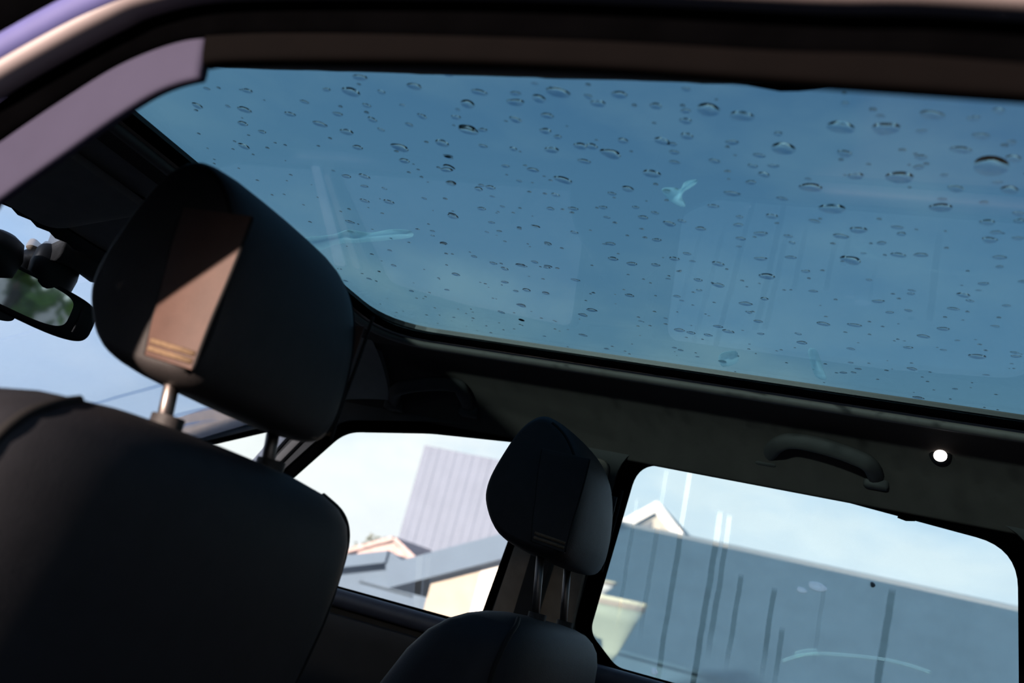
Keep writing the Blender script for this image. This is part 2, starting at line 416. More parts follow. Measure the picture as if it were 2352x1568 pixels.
def pane(name, poly, m, label, streaks=(), amount=.3, fcol=(.75, .80, .82), lean=0.0, fm=None):
    g = plate(name, offset_poly(poly, .004), [], .004, lambda u, v, w: on_side(u, v, w + .014), m)
    tag(g, label, 'car window', kind='structure')
    if fm is None: fm = film_mat(name + '_dew', fcol, amount, streaks, lean)
    f = plate('dew_film', offset_poly(poly, .003), [], .0, lambda u, v, w: on_side(u, v, w + .019), fm, g)
    f['kind'] = 'stuff'
    return g
def streak(t, b, w, k=1.0):
    (u0, v0), (u1, v1) = sidept(*t), sidept(*b); return (u0, v0, v1, w, k), (u1 - u0) / (v1 - v0)
S = [streak((1525, 1082), (1475, 1420), .010, .45), streak((1580, 1087), (1535, 1600), .011, .9), streak((1650, 1180), (1592, 1600), .012, 1.0),
     streak((1672, 1188), (1635, 1460), .011, .9), streak((1698, 1328), (1662, 1480), .010, .9), streak((1776, 1360), (1742, 1500), .010, .95),
     streak((1794, 1452), (1772, 1540), .010, .8), streak((2048, 1362), (2005, 1600), .013, 1.0), streak((1457, 1150), (1438, 1400), .008, .4), streak((1893, 1350), (1884, 1470), .008, .3)]
leanR = sum(s[1] for s in S) / len(S)
window_rear = pane('window_4', W_REAR, GL_REAR, 'rear door window with dark water runnels and dew, at right', [(a, b, c, d * .78, e) for (a, b, c, d, e), _ in S], .38, (.86, 1.0, 1.0), leanR)
SF = [streak((956, 1275), (945, 1430), .012, .9), streak((974, 1285), (962, 1430), .010, .5)]
window_front = pane('window_3', W_FRONT, GL_CLEAR, 'bright front door window between the two headrests', [s[0] for s in SF], .20, (.95, .92, .98), SF[0][1])
window_q = pane('window_5', W_QUART, GL_CLEAR, 'small triangular quarter window beyond the near headrest posts', (), .25)

# windscreen
WS = []
def ws_pt(u, v):    # u across 0..1, v 0 top .. 1 bottom
    yt = -.60 + 1.20 * u; yb = -.70 + 1.40 * u
    xt = header_x(yt) - .0; zt = 1.492 - .06 * max(0, (abs(yt) - .44) / .16) ** 1.6
    xb = -1.72 + .30 * (abs(yb) / .7) ** 2; zb = 1.01
    return Vector((xt + (xb - xt) * v, yt + (yb - yt) * v, zt + (zb - zt) * v + .05 * sin(pi * v) * .5))
V, F = [], []
NU, NV = 24, 14
for lay in (0, 1):
    for j in range(NV + 1):
        for i in range(NU + 1):
            V.append(ws_pt(i / NU, j / NV) + Vector((-.0025, 0, .0045)) * lay)
nn = (NU + 1) * (NV + 1)
for j in range(NV):
    for i in range(NU):
        a = j * (NU + 1) + i; q = (a, a + 1, a + NU + 2, a + NU + 1); F.append(q); F.append(tuple(nn + k for k in reversed(q)))
windscreen = mesh('window_2', V, F, GL_WIND)
tag(windscreen, 'pale blue windscreen with faint slanting water streaks', 'windscreen', kind='structure')
wst = []
for i in range(26):
    wst.append((random.uniform(-.55, .62), random.uniform(1.33, 1.5), random.uniform(1.0, 1.2), random.uniform(.006, .012), -random.uniform(.5, 1.2)))
fmw = film_mat('windscreen_dew', (.80, .90, 1.0), .34, wst, 0.0, 'YZ', .2, 9)
V2 = [v + Vector((-.006, 0, .010)) for v in V[:nn]]; F2 = [f for f in F if max(f) < nn]
df = mesh('dew_film', V2, F2, fmw, windscreen); df['kind'] = 'stuff'
# black printed border at the head of the windscreen (toothed edge)
teeth = []
for k in range(61):
    u = .02 + .96 * k / 60; w = .004 + .005 * (k % 2)
    teeth.append((u, w))
V, F = [], []
for lay in (0, 1):
    for (u, w) in teeth: V.append(ws_pt(u, -.02) + Vector((.002, 0, -.004 - .003 * lay)))
    for (u, w) in teeth: V.append(ws_pt(u, w) + Vector((.002, 0, -.004 - .003 * lay)))
n = len(teeth)
for k in range(n - 1):
    q = (k, k + 1, n + k + 1, n + k); F.append(q); F.append(tuple(2 * n + i for i in reversed(q)))
mesh('shade_border', V, F, GLOSSBLK, windscreen, smooth=False)

# dashboard, floor, tail
V, F = sweep(catmull([Vector((-1.25, -.66, 1.0)), Vector((-1.27, 0, 1.015)), Vector((-1.25, .66, 1.0))], 8), ell(.30, .16, 16, 3), (0, 0, 1))
dash = mesh('dashboard', V, F, TRIM_D); tag(dash, 'low charcoal dashboard under the windscreen', 'dashboard', kind='structure')
floor = plate('floor', round_poly([(-1.75, -.66), (1.62, -.66), (1.62, .70), (-1.75, .70)], .1), [], .04, flat(.30), CARPET)
tag(floor, 'black carpeted cabin floor', 'floor', kind='structure')
tail_hole = round_poly([(-.46, 1.10), (.50, 1.10), (.44, 1.44), (-.40, 1.44)], .06)
wall_b = plate('wall_back', [(-.66, .30), (.72, .30), (.62, 1.56), (-.58, 1.56)], [tail_hole], .03, lambda u, v, w: Vector((1.60 + w, u, v)), TRIM_D)
tag(wall_b, 'charcoal tailgate trim with the rear screen opening', 'tailgate', kind='structure')
win_b = plate('window_6', offset_poly(tail_hole, .01), [], .004, lambda u, v, w: Vector((1.615 + w, u, v)), GL_REAR)
tag(win_b, 'rear screen glass in the tailgate', 'car window', kind='structure')
wall_f = plate('wall_front', [(-.70, .28), (.72, .28), (.72, 1.0), (-.70, 1.0)], [], .03, lambda u, v, w: Vector((-1.60 + w, u, v)), TRIM_D)
tag(wall_f, 'bulkhead below the windscreen', 'bulkhead', kind='structure')

# ------------------------------------------------------------------ near side: body side with the rear door opening
def bulge_y(z): return -min(.14, .32 * max(0, 1.295 - z))
def ring_path(pix, y, head, tail):
    P = [Vector((h[0], y, h[1])) for h in head]
    P += [at(a, b, 1, y) for a, b in pix]
    P += [Vector((t[0], y, t[1])) for t in tail]
    P = catmull(P, 6)
    for p in P: p.y += bulge_y(p.z)
    return P
def tailpts(z): return [(.86, z - .015), (1.02, z - .06), (1.12, z - .16), (1.18, z - .34), (1.16, .80), (1.05, .45)]
AP_IN = ring_path([(-50, 372), (0, 330), (136, 228), (272, 140), (408, 80), (520, 58), (700, 50), (1000, 52), (1400, 64), (1800, 86), (2352, 112)], -.606,
                  [(-.075, .42), (-.100, .80), (-.104, 1.10), (-.102, 1.24)], tailpts(1.41))
ap_hole = [(p.x, p.z) for p in AP_IN] + [(.5, .36)]
fd_hole = round_poly([(-1.12, 1.12), (-.70, 1.38), (-.40, 1.42), (-.24, 1.40), (-.26, 1.12)], .04)
wall_l = plate('wall_left', [(-1.75, .93), (-.80, 1.40), (-.60, 1.475), (1.62, 1.475), (1.62, .28), (-1.75, .28)], [ap_hole, fd_hole], .010, lambda u, v, w: Vector((u, -.600 + bulge_y(v) + w, v)), PAINT)
tag(wall_l, 'near body side framing the open rear doorway', 'body side', kind='structure')
g7 = plate('window_7', offset_poly(fd_hole, .006), [], .004, lambda u, v, w: Vector((u, -.606 + bulge_y(v) + w, v)), glass_mat('sun_block_glass', (.012, .014, .014), .6))  # unseen pane, made nearly opaque to keep sun off the cabin
tag(g7, 'near front door window, darkened to block the sun', 'car window', kind='structure')
def ring(name, pix, y, head, tail, prof, m):
    V, F = sweep(ring_path(pix, y, head, tail), prof, (0, 1, 0)); return mesh(name, V, F, m, wall_l)
PT = ring_path([(-45, 440), (0, 398), (136, 301), (272, 206), (374, 147), (476, 116), (600, 106), (1000, 104), (1400, 116), (1800, 141), (2352, 174)], -.610,
               [(-.06, .42), (-.088, .80), (-.092, 1.10), (-.090, 1.24)], tailpts(1.425))
cut = at(474, 116, 1, -.610); kc = min(range(len(PT)), key=lambda i: (PT[i] - cut).length)
V, F = sweep(PT[:kc + 1], ell(.0240, .0045, 20, 5), (0, 1, 0)); mesh('pillar_trim', V, F, PILLAR, wall_l)
V, F = sweep([p + Vector((.0015 if i == 0 else 0, 0, 0)) for i, p in enumerate(PT[kc:])], ell(.0135, .0060, 20, 4), (0, 1, 0)); mesh('rail_trim', V, F, RAILT, wall_l)
ring('door_seal', [(-110, 362), (0, 281), (136, 190), (272, 108), (408, 54), (520, 38), (700, 32), (1000, 34), (1400, 44), (1800, 62), (2352, 84)], -.614,
     [(-.13, .42), (-.18, .80), (-.18, 1.10), (-.165, 1.23)], tailpts(1.425), ell(.0172, .0045, 14, 2.6), RUBBER)
ring('painted_flange', [(-110, 254), (0, 180), (136, 101), (255, 38), (350, -4), (520, -34), (1000, -42), (1400, -36), (1900, -16), (2352, -4)], -.632,
     [(-.15, .42), (-.20, .80), (-.20, 1.10), (-.185, 1.26)], tailpts(1.435), ell(.0085, .012, 12, 2.4), FLANGE)
ring('paint_edge', [(-110, 190), (0, 122), (136, 46), (230, 0), (340, -44), (520, -84), (1000, -95), (1400, -90), (1900, -70), (2352, -58)], -.640,
     [(-.17, .42), (-.22, .80), (-.22, 1.10), (-.205, 1.28)], tailpts(1.45), ell(.0125, .010, 12), PAINT)
ring('drip_moulding', [(-110, 100), (0, 40), (136, -30), (230, -76), (340, -118), (520, -155), (1000, -165), (1400, -160), (1900, -140), (2352, -130)], -.640,
     [(-.20, .42), (-.25, .80), (-.25, 1.10), (-.235, 1.31)], tailpts(1.47), ell(.022, .010, 12), RUBBER)

rail('roof_side_panel', [(-.560, 1.586), (-.605, 1.572), (-.636, 1.540), (-.648, 1.500), (-.646, 1.478)], -.66, 1.62, PAINT, wall_l, thick=.004, ydir=1)
# ------------------------------------------------------------------ seats with headrests
def seat_rings(cy, dx, dz):
    # (z, half width, x front, x back)
    prof = [(.60, .215, -.20, -.075), (.70, .245, -.205, -.050), (.80, .258, -.195, -.025), (.90, .262, -.180, -.002), (1.00, .260, -.160, .020),
            (1.07, .256, -.142, .034), (1.12, .251, -.124, .040), (1.15, .244, -.108, .040), (1.170, .230, -.090, .037), (1.183, .208, -.072, .031), (1.192, .176, -.054, .022), (1.197, .13, -.038, .012), (1.199, .07, -.022, .002)]
    R = []
    for (z, W, xf, xb) in prof:
        ring_ = []
        cx, hx = (xf + xb) / 2, (xb - xf) / 2
        for k in range(56):
            t = 2 * pi * k / 56; c, s = cos(t), sin(t); p = 2 / 3.6
            w = W * math.copysign(abs(s) ** p, s); xx = hx * math.copysign(abs(c) ** p, c)
            if xx < 0: xx *= 1 + .42 * (abs(w) / W) ** 3 * min(1, (1.21 - z) / .12)   # side bolsters, forward
            else: xx *= 1 + .25 * (1 - (abs(w) / W) ** 2)
            ring_.append(Vector((cx + xx + dx, cy + w, z + dz)))
        R.append(ring_)
    return R
HR = [(-.055, 1.441), (-.082, 1.415), (-.103, 1.365), (-.116, 1.315), (-.110, 1.278), (-.078, 1.238), (-.025, 1.222), (.030, 1.220), (.047, 1.243), (.049, 1.285), (.043, 1.335), (.028, 1.382), (.002, 1.418), (-.028, 1.438)]
def headrest_ring(s, y, dx, dz, bulge=0, hs=1.0):
    cx, cz = -.032, 1.320; out = []
    for q in catmull([Vector((a, 0, b)) for a, b in HR], 5, closed=True):
        x = cx + (q.x - cx) * s; z = cz + (q.z - cz) * s
        if x > cx: x += bulge * (x - cx) / .08
        x = -.02 + (x + .02) * hs; z = 1.225 + (z - 1.225) * hs
        out.append(Vector((x + dx, y, z + dz)))
    return out
def _cap(px, py):      # outline of the headrest side panel, measured on the near seat
    p = at(px, py, 1, -.37 - .122 * .875); return ((p.x + .02) / .875 - .02, (p.z - .008 - 1.225) / .875 + 1.225)
SEAM_L = [_cap(425, 480), _cap(400, 560), _cap(375, 660), _cap(352, 745), _cap(338, 815)]
SEAM_R = [_cap(578, 500), _cap(552, 570), _cap(520, 650), _cap(480, 745), _cap(442, 848)]
PANEL = [(q.x, q.y) for q in catmull([Vector((a, b, 0)) for a, b in SEAM_L], 4)] + [(q.x, q.y) for q in reversed(catmull([Vector((a, b, 0)) for a, b in SEAM_R], 4))]
def seat(label, cy, dx, dz, hdx, hdz, hs=1.0, gm=None):
    root = empty('car_seat', (dx - .05, cy, .32)); tag(root, label, 'car seat', 'front seats')
    V, F = loft(seat_rings(cy, dx, dz)); mesh('seat_back', V, F, LEATHER_S, root)
    # piping around the upper back edge, and the bolster seam
    for sgn in (-1, 1):
        path = []
        for r in seat_rings(cy, dx, dz)[3:11]:
            best = max(r, key=lambda v: (v.x * .8 + sgn * (v.y - cy) * .75)); path.append(best + Vector((.0005, 0, 0)))
        V, F = sweep(catmull(path, 4), ell(.0035, .0035, 8), (1, 0, 0)); mesh('piping', V, F, SEAM, root)
    # cushion
    R = []
    for (x, W, zt, zb) in [(-.60, .20, .46, .36), (-.585, .235, .485, .345), (-.5, .255, .50, .335), (-.3, .262, .495, .335), (-.12, .25, .49, .335), (-.10, .23, .48, .345)]:
        ring_ = []
        for k in range(32):
            t = 2 * pi * k / 32; c, s = cos(t), sin(t); p = 2 / 4
            ring_.append(Vector((x + dx, cy + W * math.copysign(abs(c) ** p, c), (zt + zb) / 2 + (zt - zb) / 2 * math.copysign(abs(s) ** p, s) + dz)))
        R.append(ring_)
    V, F = loft(R); mesh('cushion', V, F, LEATHER_S, root)
    # seat base rail on the floor
    box('seat_base', (-.33 + dx, cy, .333 + dz / 2), (.42, .40, .05 + abs(dz) * 1.0 + .02), RUBBER, root, .01)
    # headrest
    W = .122 * hs
    prof = [(-1, .84), (-.992, .88), (-.955, .918), (-.90, .950), (-.82, .972), (-.65, .992), (-.35, 1.0), (0, 1.003), (.35, 1.0), (.65, .992), (.82, .972), (.90, .950), (.955, .918), (.992, .88), (1, .84)]
    V, F = loft([headrest_ring(s, cy + w * W, hdx, hdz, .010 * (1 - w * w), hs) for w, s in prof])
    hr = mesh('headrest', V, F, LEATHER, root)
    def seam_on_cap(sgn, pts, name, m, r=.0022):
        P = [Vector((-.02 + (a + .02) * hs + hdx, cy + sgn * (W + .0002), 1.225 + (b - 1.225) * hs + hdz)) for a, b in pts]
        V, F = sweep(catmull(P, 5), ell(r, r, 8), (0, 1, 0)); mesh(name, V, F, m, hr)
    def hull_line(sgn, wfrac, sc, i0, i1):
        # piping following the outline where side panel meets back
        R_ = headrest_ring(sc, cy + sgn * W * wfrac, hdx, hdz, .010 * (1 - wfrac * wfrac), hs); n = len(R_)
        return [R_[i % n] for i in range(i0, i1)]
    for sgn in (-1, 1):
        V, F = sweep(hull_line(sgn, .965, .900, 36, 66), ell(.0028, .0028, 8), (0, 1, 0)); mesh('piping', V, F, SEAM, hr)
        def loc(a, b): return (-.02 + (a + .02) * hs + hdx, 1.225 + (b - 1.225) * hs + hdz)
        pk_ = 1.0 if sgn < 0 else .80; ca = sum(a for a, b in PANEL) / len(PANEL); cb = sum(b for a, b in PANEL) / len(PANEL)
        panel = [loc(ca + (a - ca) * pk_, cb + (b - cb) * pk_) for a, b in PANEL]
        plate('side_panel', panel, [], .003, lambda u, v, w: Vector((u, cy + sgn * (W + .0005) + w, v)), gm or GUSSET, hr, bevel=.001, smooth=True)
        seam_on_cap(sgn, [(a - .001, b) for a, b in SEAM_L], 'seam', SEAM, .0018)
        seam_on_cap(sgn, [(a + .001, b) for a, b in SEAM_R], 'seam', SEAM, .0018)
        for dz_ in (.006, .013):
            (a0, b0), (a1, b1) = SEAM_L[-1], SEAM_R[-1]
            p0, p1 = loc(a0 + .001, b0 + dz_), loc(a1 - .001, b1 + dz_)
            V, F = sweep([Vector((p0[0], cy + sgn * (W + .0022), p0[1])), Vector((p1[0], cy + sgn * (W + .0022), p1[1]))], ell(.0022, .0012, 8), (0, 1, 0))
            mesh('stitching', V, F, THREAD, hr)
    for sgn in (-1, 1):
        xb = .0 + dx
        V, F = sweep([Vector((xb, cy + sgn * .075, 1.185 + dz)), Vector(((xb + hdx - .012) / 2, cy + sgn * .075, (1.185 + dz + 1.245 + hdz) / 2)), Vector((hdx - .012, cy + sgn * .075, 1.245 + hdz))], ell(.0062, .0062, 12), (0, 1, 0))
        mesh('headrest_post', V, F, STEEL, root)
        V, F = sweep([Vector((xb, cy + sgn * .075, 1.186 + dz)), Vector((xb, cy + sgn * .075, 1.206 + dz))], ell(.014, .012, 12), (0, 1, 0))
        auto(mesh('post_guide', V, F, LEATHER, root), 40)
    return root
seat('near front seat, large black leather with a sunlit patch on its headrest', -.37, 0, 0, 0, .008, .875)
seat('far front seat, smaller black leather seat before the door pillar', .37, .10, -.068, .092, -.006, .93, LEATHER)

# ------------------------------------------------------------------ seat belt on the far pillar
bt = empty('seat_belt', (-.02, side_y(1.1) - .03, 1.06)); tag(bt, 'black seat belt strap hanging down the far door pillar', 'seat belt')
pa, pb = at(1236, 1300, 1, side_y(1.22) - .03), at(1185, 1470, 1, side_y(1.08) - .03)
pt = pa + (pa - pb) * .55
path = [pt.lerp(pb, k / 8) for k in range(9)]
V, F = sweep(path, [(-.020, -.001), (.020, -.001), (.020, .001), (-.020, .001)], (0, 1, 0)); mesh('strap', V, F, BELT, bt, smooth=False)
box('anchor', pt + Vector((0, .006, .01)), (.045, .012, .05), GLOSSBLK, bt, .004)

# ------------------------------------------------------------------ grab handles on the far rail
def handle(label, a, b, c, d):
    yb = .562
    f0 = at(*a, 1, .605); f1 = at(*d, 1, .600); t0 = at(*b, 1, yb - .012); t1 = at(*c, 1, yb - .012)
    root = empty('grab_handle', (f0 + f1) / 2); tag(root, label, 'grab handle', 'grab handles on the far roof rail')
    path = catmull([f0, f0.lerp(t0, .55) + Vector((0, -.012, 0)), t0 + Vector((.012, 0, -.001)), t0.lerp(t1, .5) + Vector((0, -.004, .002)), t1 + Vector((-.012, 0, -.001)), f1.lerp(t1, .55) + Vector((0, -.012, 0)), f1], 6)
    V, F = sweep(path, ell(.0135, .009, 12, 2.6), (0, 1, .3)); mesh('grip', V, F, TRIM_D, root)
    for f in (f0, f1): box('hinge_foot', f + Vector((0, .010, -.004)), (.040, .030, .026), TRIM_D, root, .006)
handle('grab handle above the front door window, left of the two', (905, 922), (925, 884), (1062, 886), (1078, 936))
handle('grab handle above the rear door window, beside the small bright dot', (1762, 1048), (1805, 1008), (1985, 1052), (2014, 1098))

# small bright dot on the rail, its glow set by emission
lp = at(2160, 1045, 1, .536)
glow_dot = empty('bright_dot', lp); tag(glow_dot, 'tiny round glowing dot on the dark rail right of the rear handle', 'light')
nrm = Vector((-.05, -.72, -.62)).normalized()
def disc(r, h, off, n=24):
    a = nrm.orthogonal().normalized(); b = nrm.cross(a); rings = []
    for (rr, hh) in ((r, 0), (r, h * .5), (r * .8, h * .85), (r * .4, h)):
        rings.append([lp + nrm * (off + hh) + (a * cos(2 * pi * k / n) + b * sin(2 * pi * k / n)) * rr for k in range(n)])
    return loft(rings)
V, F = disc(.0165, .004, -.004); mesh('dark_ring', V, F, GLOSSBLK, glow_dot)
V, F = disc(.0098, .004, .001); mesh('lens', V, F, surf('dot_glow', (.9, .85, .8), emis=(1, .93, .88), estr=3.2), glow_dot)

# ------------------------------------------------------------------ rear-view mirror
PR = at(208, 756, 1, .085)
mir = empty('rear_view_mirror', PR + Vector((-.05, -.12, .11))); tag(mir, 'black rear-view mirror hanging from the windscreen header, reflecting green', 'mirror')
yawm = radians(19); wv = Vector((sin(yawm), cos(yawm), 0)); nv = Vector((cos(yawm), -sin(yawm), -.10)).normalized(); uv = nv.cross(wv).normalized()
if uv.z < 0: uv = -uv
wv = (wv - uv * .08).normalized()
Mc = PR - wv * .130 + uv * .004
def mirror_pt(a, b, c): return Mc + wv * a + uv * b + nv * c
def mirror_outline(W, H, p=4.5, n=56):
    out = []
    for k in range(n):
        t = 2 * pi * k / n; c, s = cos(t), sin(t)
        a = W * math.copysign(abs(c) ** (2 / p), c); b = H * math.copysign(abs(s) ** (2 / p), s)
        out.append((a, b - .004 * (1 - (a / W) ** 2)))
    return out
rings = []
for sc, c in ((.55, -.034), (.80, -.030), (.94, -.020), (1.0, -.006), (1.0, .004), (.97, .008), (.93, .009)):
    rings.append([mirror_pt(a * (1 - (1 - sc) * .35), b * sc, c) for a, b in mirror_outline(.130, .037)])
V, F = loft(rings); mesh('housing', V, F, GLOSSBLK, mir)
V, F = loft([[mirror_pt(a - .014, b + .001, c) for a, b in mirror_outline(.100, .0290)] for c in (.008, .0105)]); auto(mesh('mirror_glass', V, F, SILVER, mir), 40)
V, F = sweep([mirror_pt(.1010, -.022, .009), mirror_pt(.1030, 0, .0095), mirror_pt(.1010, .022, .009)], ell(.002, .002, 8), (1, 0, 0)); mesh('bezel_line', V, F, TRIM_D, mir)
V, F = loft([[mirror_pt(a - .035, b - .040, c) for a, b in mirror_outline(.05, .012, 3)] for c in (-.02, .004)]); auto(mesh('lower_tab', V, F, GLOSSBLK, mir), 40)
hp = Vector((-.700, .0, 1.470))
V, F = sweep(catmull([mirror_pt(0.0, .01, -.02), mirror_pt(.005, .05, -.03), hp], 6), ell(.016, .013, 12), (0, 1, 0)); mesh('stalk', V, F, GLOSSBLK, mir)
# sensor cover at the head of the windscreen
R = []
c0 = at(122, 628, 0, -.712)
for (h, w, dpt) in ((.046, .018, .010), (.040, .034, .016), (.026, .042, .022), (.004, .044, .024), (-.024, .040, .022), (-.042, .028, .016), (-.048, .012, .008)):
    R.append([c0 + Vector((dpt * cos(t), w * sin(t), h - .25 * w * sin(t) * 0)) for t in [2 * pi * k / 28 for k in range(28)]])
V, F = loft(R); mesh('mount_cover', V, F, GLOSSBLK, mir)
R = []
c1 = at(0, 578, 0, -.712)
for (h, w, dpt) in ((.030, .014, .008), (.024, .032, .015), (.0, .040, .020), (-.028, .034, .016), (-.036, .014, .008)):
    R.append([c1 + Vector((dpt * cos(t), w * sin(t), h)) for t in [2 * pi * k / 24 for k in range(24)]])
V, F = loft(R); mesh('sensor_box', V, F, GLOSSBLK, mir)
# grey console piece behind the cover
cc = at(92, 578, 0, -.735)
box('console_bracket', cc, (.014, .05, .02), APIL, mir, .006, Matrix.Rotation(radians(-12), 4, 'X'))

pc = [at(128, 556, 0, -.695), at(232, 612, 0, -.695)]
V, F = sweep(catmull([pc[0], pc[0].lerp(pc[1], .5) + Vector((.006, 0, .003)), pc[1]], 5), ell(.020, .030, 14, 3), (0, 0, 1)); mesh('sensor_shroud', V, F, TRIM_D, mir)
# sun visors folded against the front headliner
VISOR = surf('visor_cloth', (.24, .23, .22), rough=.95, spec=.1, var=.05)
def visor(label, y0, y1):
    outline = round_poly([(-.63, y0), (-.47, y0), (-.47, y1), (-.63, y1)], .03, 5)
    o = plate('sun_visor', outline, [], .014, lambda u, v, w: Vector((u, v, front_z(u) - .013 + w)), VISOR, None, bevel=.005, smooth=True)
    tag(o, label, 'sun visor', 'sun visors')
visor('dark cloth sun visor folded up on the far side', .14, .50)
visor('dark cloth sun visor folded up above the near headrest', -.50, -.09)

# ================================================================== raindrops on the glass roof
Z_OUT = 1.5692
big7 = """175 195 70;320 235 80;490 195 110;650 240 70;735 205 80;320 305 60;130 345 90;880 250 60;1000 270 50;1090 265 110;1225 290 100;440 350 60;190 410 40;465 425 70;580 410 70;700 440 100;905 390 70;1005 370 60;1185 395 60;1390 420 110;1620 335 110;1800 340 110;1985 285 90;2150 300 50;2180 370 70;1635 440 60;2100 425 80;1940 455 50;1930 495 45;2220 490 150;2310 460 60;50 450 45;45 505 60;65 560 45;220 575 50;335 550 30;510 545 90;390 505 60;280 490 40;865 520 90;955 475 50;1350 490 50;1115 470 50;1680 530 70;1855 535 110;2080 580 70;2295 585 70;1500 575 100;1260 555 50;705 600 45;480 605 40;1185 600 70;1385 620 50;1585 660 110;2020 655 90;2330 680 50;550 660 50;460 660 40;185 660 40;800 655 40;1110 650 50;670 655 40;685 695 30;70 690 60;830 695 50;935 720 60;985 710 40;1060 740 50;1210 725 50;1345 690 60;1515 710 50;1690 745 70;1620 770 60;1845 735 50;2205 715 60;2215 785 60;400 730 40;335 740 25;255 750 30;555 755 40;1410 770 40;1300 760 60;1220 780 45;885 785 50;700 800 50;450 800 40;30 800 30;710 860 50;785 880 50;955 860 55;1005 840 40;1300 860 55;1420 855 50;1480 910 40;1325 930 80;1660 865 90;1850 845 60;1940 845 60;2255 855 55;880 885 45;1130 880 60;340 885 45;445 895 35;560 945 45;1050 945 40;1130 965 60;930 940 25;965 1010 35;1510 990 40;1900 1000 35;2110 1005 55;2190 960 40;440 995 30;345 1045 40;345 1105 30;590 1085 50;590 1165 40;625 1065 60;1240 1040 60;1315 1020 40;2070 1060 50;1770 1030 50;1550 1120 55;1675 1125 60;2030 1140 50;2240 1130 30;1450 1160 30;1465 1195 50;975 1145 55;1090 1165 45;1170 1150 50;1300 1160 30;1950 1170 50;1890 1215 40;2165 1250 70;1905 1300 45;1660 1220 40;1690 1300 30;1630 1315 30;980 1225 30;1930 1415 45;2320 1250 40;1290 1110 40"""
big5 = """265 230 120;1200 240 190;1770 190 170;780 330 100;240 400 150;225 525 110;235 730 120;650 440 120;1080 440 110;920 530 140;1160 600 160;1260 740 120;1640 740 200;2080 830 90;2080 920 130;2100 1060 120;1540 1230 130;1320 1000 120;1160 1000 110;1320 1090 90;2250 350 160;2250 570 180;1840 460 100;1470 580 80;90 370 60;1660 360 70;2110 1340 100;1190 1410 100;400 600 90;1280 110 150;980 220 100;2160 400 60;1860 1200 60;1500 1110 60;2020 700 150;1680 860 120;1040 950 50"""
big6 = """1750 120 60;1930 90 60;2085 80 80;1250 230 90;1150 120 60;2180 240 60;1640 130 50;1360 510 100;1280 650 60;1800 460 90;1950 430 120;2190 440 90;1800 580 80;1900 660 60;2170 680 80;1950 790 110;1770 850 80;1950 920 70;960 660 60;800 430 60;580 550 60"""
spots = []
for txt, k, ox, oy in ((big7, .5748, 1000, 100), (big5, .2551, 500, 150), (big6, .2551, 700, 500)):
    for t in txt.split(';'):
        a, b, w = map(float, t.split()); spots.append((ox + a * k, oy + b * k, w * k))
def inside(p, m=.012): return GX0 + m < p.x < 1.3 and GY0 + m < p.y < GY1 - m
drops = []
for (px, py, w) in spots:
    p = at(px, py, 2, Z_OUT)
    if inside(p, .008): drops.append((p.x, p.y, .5 * w * (p - CAM).length / FPX * .80))
def free(x, y, r, lst, gap=1.15): return all((x - a) ** 2 + ((y - b) * .75) ** 2 > ((r + c) * gap) ** 2 * .55 for a, b, c in lst)
tries = 0
while len(drops) < 300 and tries < 20000:
    tries += 1
    px, py = random.uniform(300, 2352), random.uniform(170, 980)
    p = at(px, py, 2, Z_OUT); r = random.choice((.0030, .0036, .0042, .005, .006))
    if inside(p) and free(p.x, p.y, r, drops): drops.append((p.x, p.y, r))
def drop_geo(rx, ry, h, seed, nseg=20, nr=6):
    """domed drop with a slightly uneven outline, flat underside"""
    V, F = [], []; rnd = random.Random(seed); ph = rnd.uniform(0, 6.28); a2, a3 = rnd.uniform(.02, .12), rnd.uniform(.01, .07)
    for j in range(nr):
        t = j / nr; rr = 1 - t; hh = 1 - rr * rr
        for k in range(nseg):
            an = 2 * pi * k / nseg; e = 1 + a2 * cos(2 * an + ph) + a3 * cos(3 * an + 2 * ph)
            V.append(Vector((rx * e * rr * cos(an), ry * e * rr * sin(an), h * hh)))
    V.append(Vector((0, 0, h)))
    for j in range(nr - 1):
        for k in range(nseg): F.append((j * nseg + k, j * nseg + (k + 1) % nseg, (j + 1) * nseg + (k + 1) % nseg, (j + 1) * nseg + k))
    top = len(V) - 1
    for k in range(nseg): F.append(((nr - 1) * nseg + k, (nr - 1) * nseg + (k + 1) % nseg, top))
    F.append(tuple(range(nseg))[::-1])
    return V, F
protos = []
for s_ in range(10):
    V, F = drop_geo(1, 1, .24 + .06 * (s_ % 3), s_)
    me = bpy.data.meshes.new('raindrop'); me.from_pydata([tuple(v) for v in V], [], F)
    bm = bmesh.new(); bm.from_mesh(me); bmesh.ops.recalc_face_normals(bm, faces=bm.faces); bm.to_mesh(me); bm.free()
    me.polygons.foreach_set('use_smooth', [True] * len(me.polygons)); me.materials.append(WATER); auto(type('o', (), {'data': me})(), 50)
    protos.append(me)
LBL = {29: 'widest flat raindrop, streak-like, at the right edge of the glass roof', 19: 'largest pale raindrop, right of centre near the top of the glass roof'}
for i, (x, y, r) in enumerate(drops):
    o = bpy.data.objects.new('raindrop', protos[i % 10]); link(o)
    o.location = (x, y, Z_OUT + .0001); o.rotation_euler = (0, 0, random.uniform(-.3, .3))
    k = random.uniform(.75, 1.15)
    o.scale = (r * random.uniform(1.0, 1.15), r * k, r * .9)
    tag(o, LBL.get(i, 'clear raindrop beaded on the tinted glass roof'), 'raindrop', 'raindrops on the glass roof')
